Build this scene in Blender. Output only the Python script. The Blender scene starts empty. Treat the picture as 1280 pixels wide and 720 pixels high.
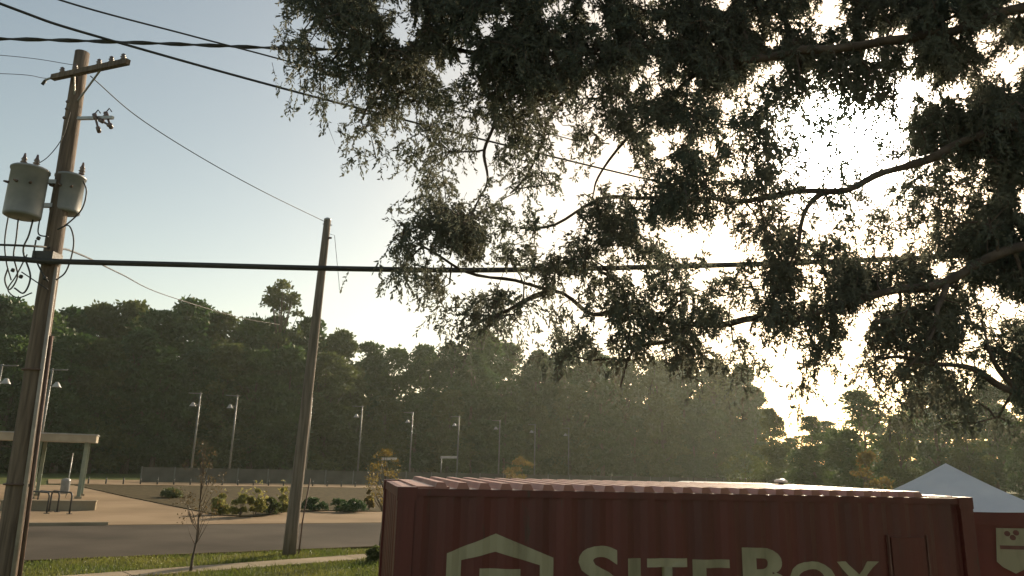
import bpy, bmesh, math, random
import numpy as np
from mathutils import Vector, Matrix, noise as mnoise

S = bpy.context.scene
COL = S.collection
R = math.radians

# ------------------------------------------------------------------ camera
W, H, F = 1280.0, 720.0, 915.0
PITCH, ROLL = R(13.4), R(1.5)
_r0, _f = Vector((1, 0, 0)), Vector((0, math.cos(PITCH), math.sin(PITCH)))
_u0 = Vector((0, -math.sin(PITCH), math.cos(PITCH)))
CR = _r0 * math.cos(ROLL) + _u0 * math.sin(ROLL)
CU = -_r0 * math.sin(ROLL) + _u0 * math.cos(ROLL)


def ray(px, py):
    return _f + CR * ((px - W / 2) / F) + CU * ((H / 2 - py) / F)


# the storage box is 6.06 m long and 2.59 m high: its two near top corners fix the camera height
BOX_L, BOX_W, BOX_H = 6.06, 2.44, 2.59
_a, _b = ray(498, 608.5), ray(1215, 621.8)
_A, _B = _a * (-1.0 / _a.z), _b * (-1.0 / _b.z)
DELTA = BOX_L / (_A - _B).length
CAM = Vector((0, 0, BOX_H + DELTA))


def on_z(px, py, z=0.0):                      # where a pixel's ray meets a level plane
    d = ray(px, py)
    return CAM + d * ((z - CAM.z) / d.z)


def at(px, py, y):                            # the point of a pixel's ray at distance y
    d = ray(px, py)
    return CAM + d * (y / d.y)


cd = bpy.data.cameras.new('camera')
cam = bpy.data.objects.new('camera', cd)
COL.objects.link(cam)
cd.sensor_width, cd.lens = 36.0, 36.0 * F / W
cd.clip_start, cd.clip_end = 0.05, 6000
m = Matrix((CR, CU, -_f)).transposed().to_4x4()
m.translation = CAM
cam.matrix_world = m
S.camera = cam

# ------------------------------------------------------------------ sky and sun
sd = ray(1056, 168).normalized()
SUN_EL = math.asin(sd.z)
SUN_AZ = math.atan2(sd.x, sd.y)
wd = bpy.data.worlds.new('World')
S.world = wd
wd.use_nodes = True
nt = wd.node_tree
nt.nodes.clear()
out = nt.nodes.new('ShaderNodeOutputWorld')
bg = nt.nodes.new('ShaderNodeBackground')
sky = nt.nodes.new('ShaderNodeTexSky')
sky.sky_type = 'NISHITA'
sky.sun_disc = False
sky.sun_elevation = SUN_EL
sky.sun_rotation = SUN_AZ
sky.altitude = 50
sky.air_density = 1.0
sky.dust_density = 1.0
sky.ozone_density = 1.0
bg.inputs['Strength'].default_value = 0.104
# the sun itself and the bright air right round it
tc = nt.nodes.new('ShaderNodeTexCoord')
dot = nt.nodes.new('ShaderNodeVectorMath'); dot.operation = 'DOT_PRODUCT'
nrm = nt.nodes.new('ShaderNodeVectorMath'); nrm.operation = 'NORMALIZE'
nt.links.new(tc.outputs['Generated'], nrm.inputs[0])
nt.links.new(nrm.outputs[0], dot.inputs[0])
dot.inputs[1].default_value = sd
mx = nt.nodes.new('ShaderNodeMath'); mx.operation = 'MAXIMUM'; mx.inputs[1].default_value = 0.0
nt.links.new(dot.outputs['Value'], mx.inputs[0])
tint = nt.nodes.new('ShaderNodeVectorMath'); tint.operation = 'MULTIPLY'      # morning haze greys the blue
tint.inputs[1].default_value = (1.21, 1.0, .735)
nt.links.new(sky.outputs[0], tint.inputs[0])
prev = tint.outputs[0]
for power, amp, col in ((2600, 4000.0, (1, .95, .84)), (420, 200.0, (1, .93, .80)), (30, .6, (1, .95, .86))):
    pw = nt.nodes.new('ShaderNodeMath'); pw.operation = 'POWER'; pw.inputs[1].default_value = power
    nt.links.new(mx.outputs[0], pw.inputs[0])
    sc = nt.nodes.new('ShaderNodeVectorMath'); sc.operation = 'SCALE'
    sc.inputs[0].default_value = [c * amp for c in col]
    nt.links.new(pw.outputs[0], sc.inputs['Scale'])
    ad = nt.nodes.new('ShaderNodeVectorMath'); ad.operation = 'ADD'
    nt.links.new(prev, ad.inputs[0]); nt.links.new(sc.outputs[0], ad.inputs[1])
    prev = ad.outputs[0]
nt.links.new(prev, bg.inputs['Color'])
nt.links.new(bg.outputs[0], out.inputs['Surface'])

sl = bpy.data.lights.new('sun', 'SUN')
sl.energy, sl.angle, sl.color = 3.4, R(0.55), (1.0, 0.77, 0.50)
sun = bpy.data.objects.new('sun', sl)
COL.objects.link(sun)
sun.location = (0, 0, 60)
sun.rotation_euler = (-sd).to_track_quat('-Z', 'Y').to_euler()

S.view_settings.view_transform = 'Standard'
S.view_settings.look = 'None'
S.view_settings.exposure = 0.75
S.view_settings.gamma = 1.0
S.render.engine = 'CYCLES'
S.cycles.use_denoising = True
S.cycles.max_bounces = 6
S.cycles.transparent_max_bounces = 8
S.cycles.sample_clamp_indirect = 4.0
S.cycles.volume_step_rate = 4.0


# ------------------------------------------------------------------ materials
def mat(name, c1, c2=None, scale=6.0, rough=0.7, metal=0.0, bump=0.0, bscale=None, trans=0.0, stretch=None, spec=0.5,
        detail=5.0, lo=.35, hi=.65):
    mt = bpy.data.materials.new(name)
    mt.use_nodes = True
    t = mt.node_tree
    p = t.nodes['Principled BSDF']
    p.inputs['Roughness'].default_value = rough
    p.inputs['Metallic'].default_value = metal
    p.inputs['Specular IOR Level'].default_value = spec
    c2 = c2 or c1
    tcn = t.nodes.new('ShaderNodeTexCoord')
    mp = t.nodes.new('ShaderNodeMapping')
    if stretch:
        mp.inputs['Scale'].default_value = stretch
    t.links.new(tcn.outputs['Object'], mp.inputs[0])
    nz = t.nodes.new('ShaderNodeTexNoise')
    nz.inputs['Scale'].default_value = scale
    nz.inputs['Detail'].default_value = detail
    t.links.new(mp.outputs[0], nz.inputs['Vector'])
    rp = t.nodes.new('ShaderNodeValToRGB')
    rp.color_ramp.elements[0].position, rp.color_ramp.elements[1].position = lo, hi
    rp.color_ramp.elements[0].color = (*c1, 1)
    rp.color_ramp.elements[1].color = (*c2, 1)
    t.links.new(nz.outputs['Fac'], rp.inputs[0])
    t.links.new(rp.outputs[0], p.inputs['Base Color'])
    if bump:
        n2 = t.nodes.new('ShaderNodeTexNoise')
        n2.inputs['Scale'].default_value = bscale or scale * 6
        n2.inputs['Detail'].default_value = 4
        t.links.new(mp.outputs[0], n2.inputs['Vector'])
        bp = t.nodes.new('ShaderNodeBump')
        bp.inputs['Strength'].default_value = bump
        bp.inputs['Distance'].default_value = 0.02
        t.links.new(n2.outputs['Fac'], bp.inputs['Height'])
        t.links.new(bp.outputs[0], p.inputs['Normal'])
    if trans:
        tr = t.nodes.new('ShaderNodeBsdfTranslucent')
        t.links.new(rp.outputs[0], tr.inputs['Color'])
        ms = t.nodes.new('ShaderNodeMixShader')
        ms.inputs[0].default_value = trans
        t.links.new(p.outputs[0], ms.inputs[1])
        t.links.new(tr.outputs[0], ms.inputs[2])
        t.links.new(ms.outputs[0], t.nodes['Material Output'].inputs['Surface'])
    return mt


M = {}
M['grass'] = mat('grass', (.045, .065, .018), (.10, .105, .035), .6, .9, bump=.6, bscale=40, spec=.06)
M['blade'] = mat('grass_blade', (.09, .12, .02), (.17, .17, .04), .7, .6, trans=.45)
M['asphalt'] = mat('asphalt', (.044, .037, .029), (.085, .072, .056), .22, .85, bump=.3, bscale=60, spec=.06)
M['concrete'] = mat('concrete', (.20, .145, .09), (.27, .20, .128), .25, .85, bump=.2, bscale=30, spec=.06)
M['walk'] = mat('sidewalk_concrete', (.21, .175, .12), (.29, .24, .17), .8, .85, bump=.2, bscale=40, spec=.06)
M['mulch'] = mat('mulch', (.042, .034, .018), (.085, .066, .034), 2.5, .95, bump=.8, bscale=25, spec=.06)
M['wood'] = mat('pole_wood', (.075, .052, .037), (.17, .125, .09), 3.0, .85, bump=.6, bscale=12, stretch=(6, 6, .35))
M['wood2'] = mat('pole_wood_grey', (.10, .08, .06), (.19, .155, .12), 3.0, .85, bump=.6, bscale=12, stretch=(6, 6, .35))
M['galv'] = mat('galvanised_steel', (.30, .31, .31), (.42, .42, .41), 6, .5, .6)
M['can'] = mat('transformer_paint', (.17, .18, .19), (.25, .255, .26), 3, .45)
M['dark'] = mat('dark_rubber', (.018, .018, .018), (.035, .033, .03), 8, .6)
M['wire'] = mat('wire_insulation', (.02, .02, .02), (.035, .034, .033), 4, .65)
M['ceramic'] = mat('glazed_ceramic', (.09, .055, .045), (.14, .10, .09), 8, .25)
M['rust'] = mat('rusty_conduit', (.08, .045, .032), (.13, .075, .055), 5, .7)
M['pvc'] = mat('pale_conduit', (.24, .21, .18), (.34, .30, .26), 4, .6)
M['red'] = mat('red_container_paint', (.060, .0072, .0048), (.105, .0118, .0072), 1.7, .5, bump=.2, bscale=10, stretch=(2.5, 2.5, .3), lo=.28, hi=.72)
t = M['red'].node_tree
p = t.nodes['Principled BSDF']
lk = p.inputs['Base Color'].links[0].from_socket
nz = t.nodes.new('ShaderNodeTexNoise'); nz.inputs['Scale'].default_value = 3.3; nz.inputs['Detail'].default_value = 10; nz.inputs['Roughness'].default_value = .7
mp = t.nodes.new('ShaderNodeMapping'); mp.inputs['Scale'].default_value = (3, 3, .55); mp.inputs['Location'].default_value = (5, 2, 1)
tcn = t.nodes.new('ShaderNodeTexCoord')
t.links.new(tcn.outputs['Object'], mp.inputs[0]); t.links.new(mp.outputs[0], nz.inputs['Vector'])
rp = t.nodes.new('ShaderNodeValToRGB'); rp.color_ramp.elements[0].position, rp.color_ramp.elements[1].position = .60, .70
t.links.new(nz.outputs['Fac'], rp.inputs[0])
mxn = t.nodes.new('ShaderNodeMix'); mxn.data_type = 'RGBA'
t.links.new(rp.outputs[0], mxn.inputs[0]); t.links.new(lk, mxn.inputs[6])
mxn.inputs[7].default_value = (.045, .020, .012, 1)
t.links.new(mxn.outputs[2], p.inputs['Base Color'])
M['redroof'] = mat('faded_sunlit_roof_paint', (.24, .085, .06), (.36, .18, .13), 1.6, .40, bump=.15, bscale=14)  # weathered faded red, also paled so sunlight on roof and ribs is in the colour
M['cream'] = mat('decal_cream', (.18, .155, .09), (.30, .265, .165), 2.6, .55, stretch=(2, 2, .5), lo=.30, hi=.55, detail=9)
M['steel'] = mat('worn_steel', (.26, .24, .22), (.42, .40, .37), 7, .4, .5)
M['lamp'] = mat('lamp_post_grey', (.11, .11, .10), (.16, .16, .145), 2, .5)
M['lampw'] = mat('lamp_head_grey_white', (.28, .27, .25), (.36, .35, .33), 3, .4)
M['fence'] = mat('fence_grey', (.085, .078, .066), (.125, .115, .095), .8, .75, spec=.06)
M['canvas'] = mat('tent_canvas', (.62, .62, .66), (.72, .71, .73), 1.5, .8, trans=.14, bump=.5, bscale=3)
M['tentred'] = mat('tent_red_cloth', (.10, .016, .012), (.14, .024, .018), 1.5, .8, trans=.08)
M['shelter'] = mat('shelter_paint', (.26, .215, .15), (.34, .28, .20), 1.5, .6)
M['green'] = mat('green_grey_paint', (.14, .17, .13), (.20, .23, .17), 2, .55)
M['bark'] = mat('bark', (.055, .04, .03), (.12, .09, .065), 5, .9, bump=.7, bscale=14, stretch=(3, 3, .8))
M['cedarbark'] = mat('cedar_bark', (.06, .042, .034), (.13, .095, .075), 7, .9, bump=.6, bscale=20)
M['cedar'] = mat('cedar_leaf', (.098, .116, .088), (.142, .140, .104), 1.1, .65, trans=.55, lo=.38, hi=.66)
M['leafA'] = mat('wood_leaf_dark', (.026, .062, .016), (.056, .100, .024), .25, .6, trans=.40)
M['leafB'] = mat('wood_leaf_mid', (.036, .076, .018), (.078, .122, .028), .25, .6, trans=.45)
M['leafC'] = mat('wood_leaf_olive', (.056, .078, .020), (.105, .122, .034), .25, .6, trans=.45)
M['leafY'] = mat('sapling_leaf_yellow', (.14, .11, .03), (.24, .17, .045), 2, .6, trans=.45)
M['leafR'] = mat('sapling_leaf_rust', (.085, .06, .025), (.14, .095, .04), 2, .6, trans=.45)
M['leafO'] = mat('orange_leaf', (.13, .095, .025), (.18, .13, .035), 1, .6, trans=.45)
M['shrub'] = mat('shrub_leaf', (.15, .16, .035), (.24, .22, .06), 2, .6, trans=.4)
M['flower'] = mat('flower_yellow', (.34, .30, .08), (.42, .38, .14), 4, .7, trans=.3)
M['van'] = mat('van_white_paint', (.72, .72, .70), (.78, .78, .76), 1, .25)
M['glass'] = mat('dark_glass', (.012, .014, .016), (.02, .022, .024), 1, .06)
M['trim'] = mat('faded_door_trim', (.09, .032, .024), (.14, .06, .045), 4, .6)
M['emblem'] = mat('emblem_ink', (.10, .03, .025), (.15, .05, .04), 5, .7)


# ------------------------------------------------------------------ mesh helpers
class MB:
    def __init__(s):
        s.v, s.f = [], []

    def add(s, vs, fs):
        o = len(s.v)
        s.v += [tuple(v) for v in vs]
        s.f += [tuple(i + o for i in f) for f in fs]
        return s

    def box(s, x0, x1, y0, y1, z0, z1):
        return s.add([(x0, y0, z0), (x1, y0, z0), (x1, y1, z0), (x0, y1, z0), (x0, y0, z1), (x1, y0, z1), (x1, y1, z1), (x0, y1, z1)],
                     [(0, 3, 2, 1), (4, 5, 6, 7), (0, 1, 5, 4), (1, 2, 6, 5), (2, 3, 7, 6), (3, 0, 4, 7)])

    def bar(s, a, b, w, h, up=(0, 0, 1)):          # a rectangular bar from a to b
        a, b = Vector(a), Vector(b)
        d = (b - a).normalized()
        x = d.cross(Vector(up))
        if x.length < 1e-4:
            x = d.cross(Vector((0, 1, 0)))
        x.normalize()
        y = x.cross(d)
        vs = []
        for p in (a, b):
            for i, j in ((-1, -1), (1, -1), (1, 1), (-1, 1)):
                vs.append(p + x * (i * w / 2) + y * (j * h / 2))
        return s.add(vs, [(0, 1, 2, 3), (7, 6, 5, 4), (0, 4, 5, 1), (1, 5, 6, 2), (2, 6, 7, 3), (3, 7, 4, 0)])

    def tube(s, pts, rad, n=8, cap=True):
        pts = [Vector(p) for p in pts]
        if not isinstance(rad, (list, tuple)):
            rad = [rad] * len(pts)
        vs, fs = [], []
        prevx = None
        for i, p in enumerate(pts):
            d = (pts[min(i + 1, len(pts) - 1)] - pts[max(i - 1, 0)])
            if d.length < 1e-9:
                d = Vector((0, 0, 1))
            d.normalize()
            if prevx is None:
                x = d.cross(Vector((0, 0, 1)))
                if x.length < .05:
                    x = d.cross(Vector((0, 1, 0)))
            else:
                x = prevx - d * prevx.dot(d)
                if x.length < 1e-5:
                    x = d.cross(Vector((.3, 1, .2)))
            x.normalize()
            prevx = x
            y = d.cross(x)
            for k in range(n):
                a = 2 * math.pi * k / n
                vs.append(p + (x * math.cos(a) + y * math.sin(a)) * rad[i])
        for i in range(len(pts) - 1):
            for k in range(n):
                k2 = (k + 1) % n
                fs.append((i * n + k, i * n + k2, (i + 1) * n + k2, (i + 1) * n + k))
        if cap:
            fs.append(tuple(reversed(range(n))))
            fs.append(tuple((len(pts) - 1) * n + k for k in range(n)))
        return s.add(vs, fs)

    def lathe(s, c, prof, n=16, axis=(0, 0, 1)):      # prof: (radius, height) pairs
        c, ax = Vector(c), Vector(axis).normalized()
        return s.tube([c + ax * h for r, h in prof], [max(r, .0005) for r, h in prof], n)

    def mesh(s, name, smooth=False):
        me = bpy.data.meshes.new(name)
        me.from_pydata(s.v, [], s.f)
        if smooth:
            me.polygons.foreach_set('use_smooth', [True] * len(me.polygons))
        me.update()
        return me

    def build(s, name, material, parent=None, smooth=False):
        return link(name, s.mesh(name, smooth), material, parent)


def link(name, me, material=None, parent=None):
    if material is not None and not me.materials:
        me.materials.append(M[material] if isinstance(material, str) else material)
    o = bpy.data.objects.new(name, me)
    COL.objects.link(o)
    if parent is not None:
        o.parent = parent
    return o


def tag(o, label=None, cat=None, group=None, kind=None):
    if label: o['label'] = label
    if cat: o['category'] = cat
    if group: o['group'] = group
    if kind: o['kind'] = kind
    return o


def thing(name, label, cat, loc=(0, 0, 0), rz=0.0, group=None):
    o = bpy.data.objects.new(name, None)
    COL.objects.link(o)
    o.empty_display_size = .2
    o.location = loc
    o.rotation_euler = (0, 0, rz)
    return tag(o, label, cat, group)


def copy_tree(o, parent=None):
    c = o.copy()
    COL.objects.link(c)
    c.parent = parent
    for ch in list(o.children):
        copy_tree(ch, c)
    return c


def quads(name, vs, material, parent=None):           # vs: (n,4,3) array of leaf faces
    vs = np.asarray(vs, dtype=np.float32)
    n = len(vs)
    me = bpy.data.meshes.new(name)
    me.vertices.add(n * 4)
    me.vertices.foreach_set('co', vs.reshape(-1))
    me.loops.add(n * 4)
    me.loops.foreach_set('vertex_index', np.arange(n * 4, dtype=np.int32))
    me.polygons.add(n)
    me.polygons.foreach_set('loop_start', np.arange(0, n * 4, 4, dtype=np.int32))
    me.polygons.foreach_set('loop_total', np.full(n, 4, dtype=np.int32))
    me.update(calc_edges=True)
    me.materials.append(M[material])
    if parent is False:
        return me
    return link(name, me, None, parent)


def rnd_dirs(rng, n):
    d = rng.normal(size=(n, 3))
    return d / np.linalg.norm(d, axis=1, keepdims=True)


def leaf_quads(rng, pos, dirs, length, width):
    """diamond leaves at pos, pointing along dirs"""
    n = len(pos)
    side = np.cross(dirs, rnd_dirs(rng, n))
    side /= np.linalg.norm(side, axis=1, keepdims=True) + 1e-9
    L = (length * rng.uniform(.65, 1.3, (n, 1)))
    Wd = (width * rng.uniform(.65, 1.3, (n, 1))) / 2
    a = pos
    mid = pos + dirs * L * .5
    return np.stack([a, mid + side * Wd, pos + dirs * L, mid - side * Wd], axis=1)


def sheet(name, pts, z, material, th=.05, kind='structure', parent=None):
    """a level polygon with thickness, its top at z"""
    n = len(pts)
    vs = [(p[0], p[1], z) for p in pts] + [(p[0], p[1], z - th) for p in pts]
    fs = [tuple(range(n)), tuple(reversed(range(n, 2 * n)))]
    fs += [(i, i + n, (i + 1) % n + n, (i + 1) % n) for i in range(n)]
    me = bpy.data.meshes.new(name)
    bm = bmesh.new()
    bv = [bm.verts.new(v) for v in vs]
    for f in fs:
        bm.faces.new([bv[i] for i in f])
    bmesh.ops.recalc_face_normals(bm, faces=bm.faces)
    bmesh.ops.triangulate(bm, faces=[f for f in bm.faces if len(f.verts) > 4])
    bm.to_mesh(me); bm.free()
    o = link(name, me, material, parent)
    if kind and parent is None:
        o['kind'] = kind
    return o


def g(px, py, z=0.0):
    p = on_z(px, py, z)
    return (p.x, p.y)


# ------------------------------------------------------------------ ground
gm = MB()
N = 40
xs = [-1500 + 3000 * i / N for i in range(N + 1)]
ys = [-60 + 2400 * (j / N) ** 1.6 for j in range(N + 1)]
gm.add([(x, y, 0) for y in ys for x in xs],
       [(j * (N + 1) + i, j * (N + 1) + i + 1, (j + 1) * (N + 1) + i + 1, (j + 1) * (N + 1) + i) for j in range(N) for i in range(N)])
tag(gm.build('ground', 'grass'), kind='structure')

# the road, its far kerb, the concrete plaza and apron beyond it
rn0, rn1 = Vector(g(30, 703)), Vector(g(447, 685.5))
rf0, rf1 = Vector(g(30, 658)), Vector(g(470, 654))


def ext(a, b, t):
    return a + (b - a) * t


roadpts = [ext(rn0, rn1, -3), ext(rn0, rn1, 5), ext(rf0, rf1, 5), ext(rf0, rf1, -3)]
sheet('road', roadpts, .012, 'asphalt', .03)
kerb_dir = (rn1 - rn0).normalized()
kn = Vector((-kerb_dir.y, kerb_dir.x))
p0, p1 = ext(rn0, rn1, -3), ext(rn0, rn1, 5)
sheet('kerb', [p0 - kn * .12, p1 - kn * .12, p1, p0], .06, 'mulch', .08)
fd = (rf1 - rf0).normalized(); fn = Vector((-fd.y, fd.x))
q0, q1 = ext(rf0, rf1, -3), Vector(g(135, 657))
sheet('kerb', [q0, q1, q1 + fn * .16, q0 + fn * .16], .13, 'walk', .15)

plaza = [g(-400, 662), g(30, 657.6), g(200, 656), g(330, 655), g(474, 653.6), g(900, 650),
         g(900, 637), g(460, 640), g(404, 639), g(362, 640), g(319, 647), g(274, 645), g(234, 637), g(160, 622), g(93, 607), g(-300, 600)]
sheet('plaza', plaza, .016, 'concrete', .04)
bed = [g(93, 607), g(160, 622), g(234, 637), g(274, 645), g(319, 647), g(362, 640), g(404, 639), g(460, 640), g(900, 637), g(900, 616), g(480, 611.5), g(250, 608.5)]
sheet('planting_bed', bed, .06, 'mulch', .08)
pth = [g(60, 605.5), g(93, 606.2), g(250, 608), g(480, 611), g(900, 614), g(900, 608), g(480, 604), g(250, 601.5), g(60, 600)]
sheet('footpath', pth, .07, 'concrete', .09)

# near sidewalk, slab by slab
sw0, sw1 = Vector(g(160, 720)), Vector(g(456, 697.5))
d = (sw1 - sw0).normalized()
nrm2 = Vector((-d.y, d.x))
wdt = .95
st = sw0 - d * 9
walk = None
L = 1.5
base = MB()
e = st + d * (L * 17)
base_pts = [st - nrm2 * wdt / 2, e - nrm2 * wdt / 2, e + nrm2 * wdt / 2, st + nrm2 * wdt / 2]
walk = sheet('sidewalk', base_pts, .02, 'mulch', .03)
random.seed(4)
for i in range(17):
    a, b = st + d * (L * i + .012), st + d * (L * (i + 1) - .012)
    o = sheet('slab', [a - nrm2 * wdt / 2, b - nrm2 * wdt / 2, b + nrm2 * wdt / 2, a + nrm2 * wdt / 2], .045 + random.uniform(0, .008), 'walk', .035, parent=walk)

# grass blades on the two strips by the near sidewalk
rng = np.random.default_rng(3)
n = 90000
gx = rng.uniform(-17, 0, n); gy = rng.uniform(13, 24.5, n)
P2 = np.stack([gx, gy], 1)


def side_of(a, nn):
    return (P2[:, 0] - a.x) * nn.x + (P2[:, 1] - a.y) * nn.y


keep = (side_of(rn0, kn) < -.18) & ((np.abs(side_of(sw0, nrm2)) > wdt / 2 + .02))
keep &= np.array([mnoise.noise((x * .5, y * .5, 2)) for x, y in P2]) > rng.uniform(-1.0, .1, n)
P2 = P2[keep]
n = len(P2)
pos = np.concatenate([P2, np.zeros((n, 1))], 1)
dr = rng.normal(size=(n, 3)) * .45; dr[:, 2] = 1
dr /= np.linalg.norm(dr, axis=1, keepdims=True)
hs = (.09 + .05 * np.array([mnoise.noise((x * .35, y * .35, 9)) for x, y in P2]))[:, None]
tag(quads('grass', leaf_quads(rng, pos, dr, hs * 1.2, .022), 'blade'), 'short green grass beside the sidewalk and the road', 'grass', kind='stuff')


# ------------------------------------------------------------------ storage container
A = on_z(498, 608.5, BOX_H); B = on_z(1215, 621.8, BOX_H)
dirx = Vector((B.x - A.x, B.y - A.y, 0)).normalized()
box_rz = math.atan2(dirx.y, dirx.x)
box = thing('storage_container', 'red corrugated steel storage container with cream house logo and SITEBOX lettering', 'container', (A.x, A.y, 0), box_rz)
BM = Matrix.Translation((A.x, A.y, 0)) @ Matrix.Rotation(box_rz, 4, 'Z')
BI = BM.inverted()
cam_l = BI @ CAM


def wall_px(px, py):                                   # pixel -> (x, z) on the near long wall
    d = BI.to_3x3() @ ray(px, py)
    t = -cam_l.y / d.y
    p = cam_l + d * t
    return p.x, p.z


PITCHC, DEP = .278, .025


def corr_breaks(x0, x1):
    out, x = [], x0
    seg = ((.072, 0, 0), (.068, 0, 1), (.070, 1, 1), (.068, 1, 0))
    out.append((x, 0.0))
    while x < x1 - 1e-6:
        for l, a, b in seg:
            x = min(x + l, x1)
            out.append((x, DEP * b))
            if x >= x1:
                break
    return out


CB = corr_breaks(.16, BOX_L - .16)
DOORX = (wall_px(1112, 680)[0], wall_px(1160, 680)[0])


def corr(x):
    for (a, ya), (b, yb) in zip(CB, CB[1:]):
        if a <= x <= b:
            return .022 + (ya + (yb - ya) * (x - a) / max(b - a, 1e-6))
    return .022


z0, z1 = .16, BOX_H - .075
for far in (0, 1):
    mb = MB()
    for (a, ya), (b, yb) in zip(CB, CB[1:]):
        if b - a < 1e-5: continue
        fa, fb = .022 + ya, .022 + yb
        if far: fa, fb = BOX_W - fa, BOX_W - fb
        q = [(a, fa, z0), (b, fb, z0), (b, fb, z1), (a, fa, z1)]
        mb.add(q if not far else q[::-1], [(0, 1, 2, 3)])
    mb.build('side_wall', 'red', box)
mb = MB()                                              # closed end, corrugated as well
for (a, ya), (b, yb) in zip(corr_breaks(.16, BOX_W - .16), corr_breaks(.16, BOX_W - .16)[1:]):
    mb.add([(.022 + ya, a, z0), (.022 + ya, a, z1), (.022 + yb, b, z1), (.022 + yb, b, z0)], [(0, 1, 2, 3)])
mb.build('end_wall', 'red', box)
for k in (0, 1):                                       # two cargo doors with lock rods
    y0 = .16 + k * (BOX_W - .32) / 2 + .006
    y1 = y0 + (BOX_W - .32) / 2 - .012
    dr_ = MB().box(BOX_L - .07, BOX_L - .025, y0, y1, z0, z1).build('cargo_door', 'red', box)
    for yy in (y0 + .25, y1 - .25):
        MB().tube([(BOX_L - .005, yy, z0 + .03), (BOX_L - .005, yy, z1 - .03)], .017, 8).build('lock_rod', 'steel', dr_, True)
for x in (.0, BOX_L - .155):
    for y in (.004, BOX_W - .159):
        MB().box(x, x + .155, y, y + .155, .118, BOX_H - .118).build('corner_post', 'red', box)
for x in (-.006, BOX_L - .172):
    for y in (-.002, BOX_W - .160):
        for z in (0, BOX_H - .118):
            c = MB().box(x, x + .178, y, y + .162, z, z + .118).build('corner_casting', 'red', box)
for y in (.010, BOX_W - .070):
    MB().box(.157, BOX_L - .157, y, y + .06, BOX_H - .075, BOX_H - .012).build('top_rail', 'red', box)
    MB().box(.157, BOX_L - .157, y, y + .08, .0, .16).build('bottom_rail', 'red', box)
for x in (.012, BOX_L - .072):
    MB().box(x, x + .06, .160, BOX_W - .160, BOX_H - .1, BOX_H - .012).build('header', 'red', box)
    MB().box(x, x + .06, .160, BOX_W - .160, .0, .16).build('sill', 'red', box)
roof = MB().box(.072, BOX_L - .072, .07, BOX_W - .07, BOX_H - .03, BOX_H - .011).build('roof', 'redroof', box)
# raised roof ribs running across the box
x_first, x_last = wall_px(552, 609)[0], wall_px(1150, 618)[0]
NR = 26
pr = (x_last - x_first) / (NR - 1)
rb = MB()
hw, hb, zt, zb = .034, .060, BOX_H + .046, BOX_H - .010
ya, yb = .012, BOX_W - .012
rb.add([(-hb, ya, zb), (hb, ya, zb), (hw, ya + .03, zt), (-hw, ya + .03, zt), (-hb, yb, zb), (hb, yb, zb), (hw, yb - .03, zt), (-hw, yb - .03, zt)],
       [(0, 1, 2, 3), (7, 6, 5, 4), (1, 5, 6, 2), (2, 6, 7, 3), (3, 7, 4, 0)])
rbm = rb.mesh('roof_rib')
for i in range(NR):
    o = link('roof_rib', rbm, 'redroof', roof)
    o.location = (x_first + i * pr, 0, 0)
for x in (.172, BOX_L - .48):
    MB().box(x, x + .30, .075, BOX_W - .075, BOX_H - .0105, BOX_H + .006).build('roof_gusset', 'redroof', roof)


def fit_to_wall(bm):
    """cut a flat print at every fold of the wall and lay it on the folds"""
    for x, _ in CB:
        geom = bm.verts[:] + bm.edges[:] + bm.faces[:]
        bmesh.ops.bisect_plane(bm, geom=geom, plane_co=(x, 0, 0), plane_no=(1, 0, 0))
    for v in bm.verts:
        v.co.y = corr(v.co.x) - .003


def print_poly(name, polys, material, parent):
    bm = bmesh.new()
    for poly in polys:
        bm.faces.new([bm.verts.new((x, 0, z)) for x, z in poly])
    bmesh.ops.triangulate(bm, faces=bm.faces[:])
    fit_to_wall(bm)
    me = bpy.data.meshes.new(name)
    bm.to_mesh(me); bm.free()
    return link(name, me, material, parent)


def pxs(*pp):
    return [wall_px(*p) for p in pp]


# house logo: a peaked band closed below, with a square block inside
oL, oP, oR = wall_px(559, 692), wall_px(621, 667.5), wall_px(693.5, 698)
t = .135
peak_in = (oP[0], oP[1] - t * 1.16)
iL = (oL[0] + t, oL[1] - t * .30 - .02); iR = (oR[0] - t, oR[1] - t * .30 - .02)
zb_ = oL[1] - .72
print_poly('logo', [[oL, oP, peak_in, iL], [oP, oR, iR, peak_in],
                    [(oL[0], zb_), oL, iL, (iL[0], zb_ + t)], [oR, (oR[0], zb_), (iR[0], zb_ + t), iR],
                    [(oL[0], zb_), (iL[0], zb_ + t), (iR[0], zb_ + t), (oR[0], zb_)]], 'cream', box)
bx0, bz0 = wall_px(600, 711)
bx1, _ = wall_px(652, 714)
print_poly('logo', [[(bx0, bz0), (bx1, bz0 - .01), (bx1, bz0 - .42), (bx0, bz0 - .42)]], 'cream', box)


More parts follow.
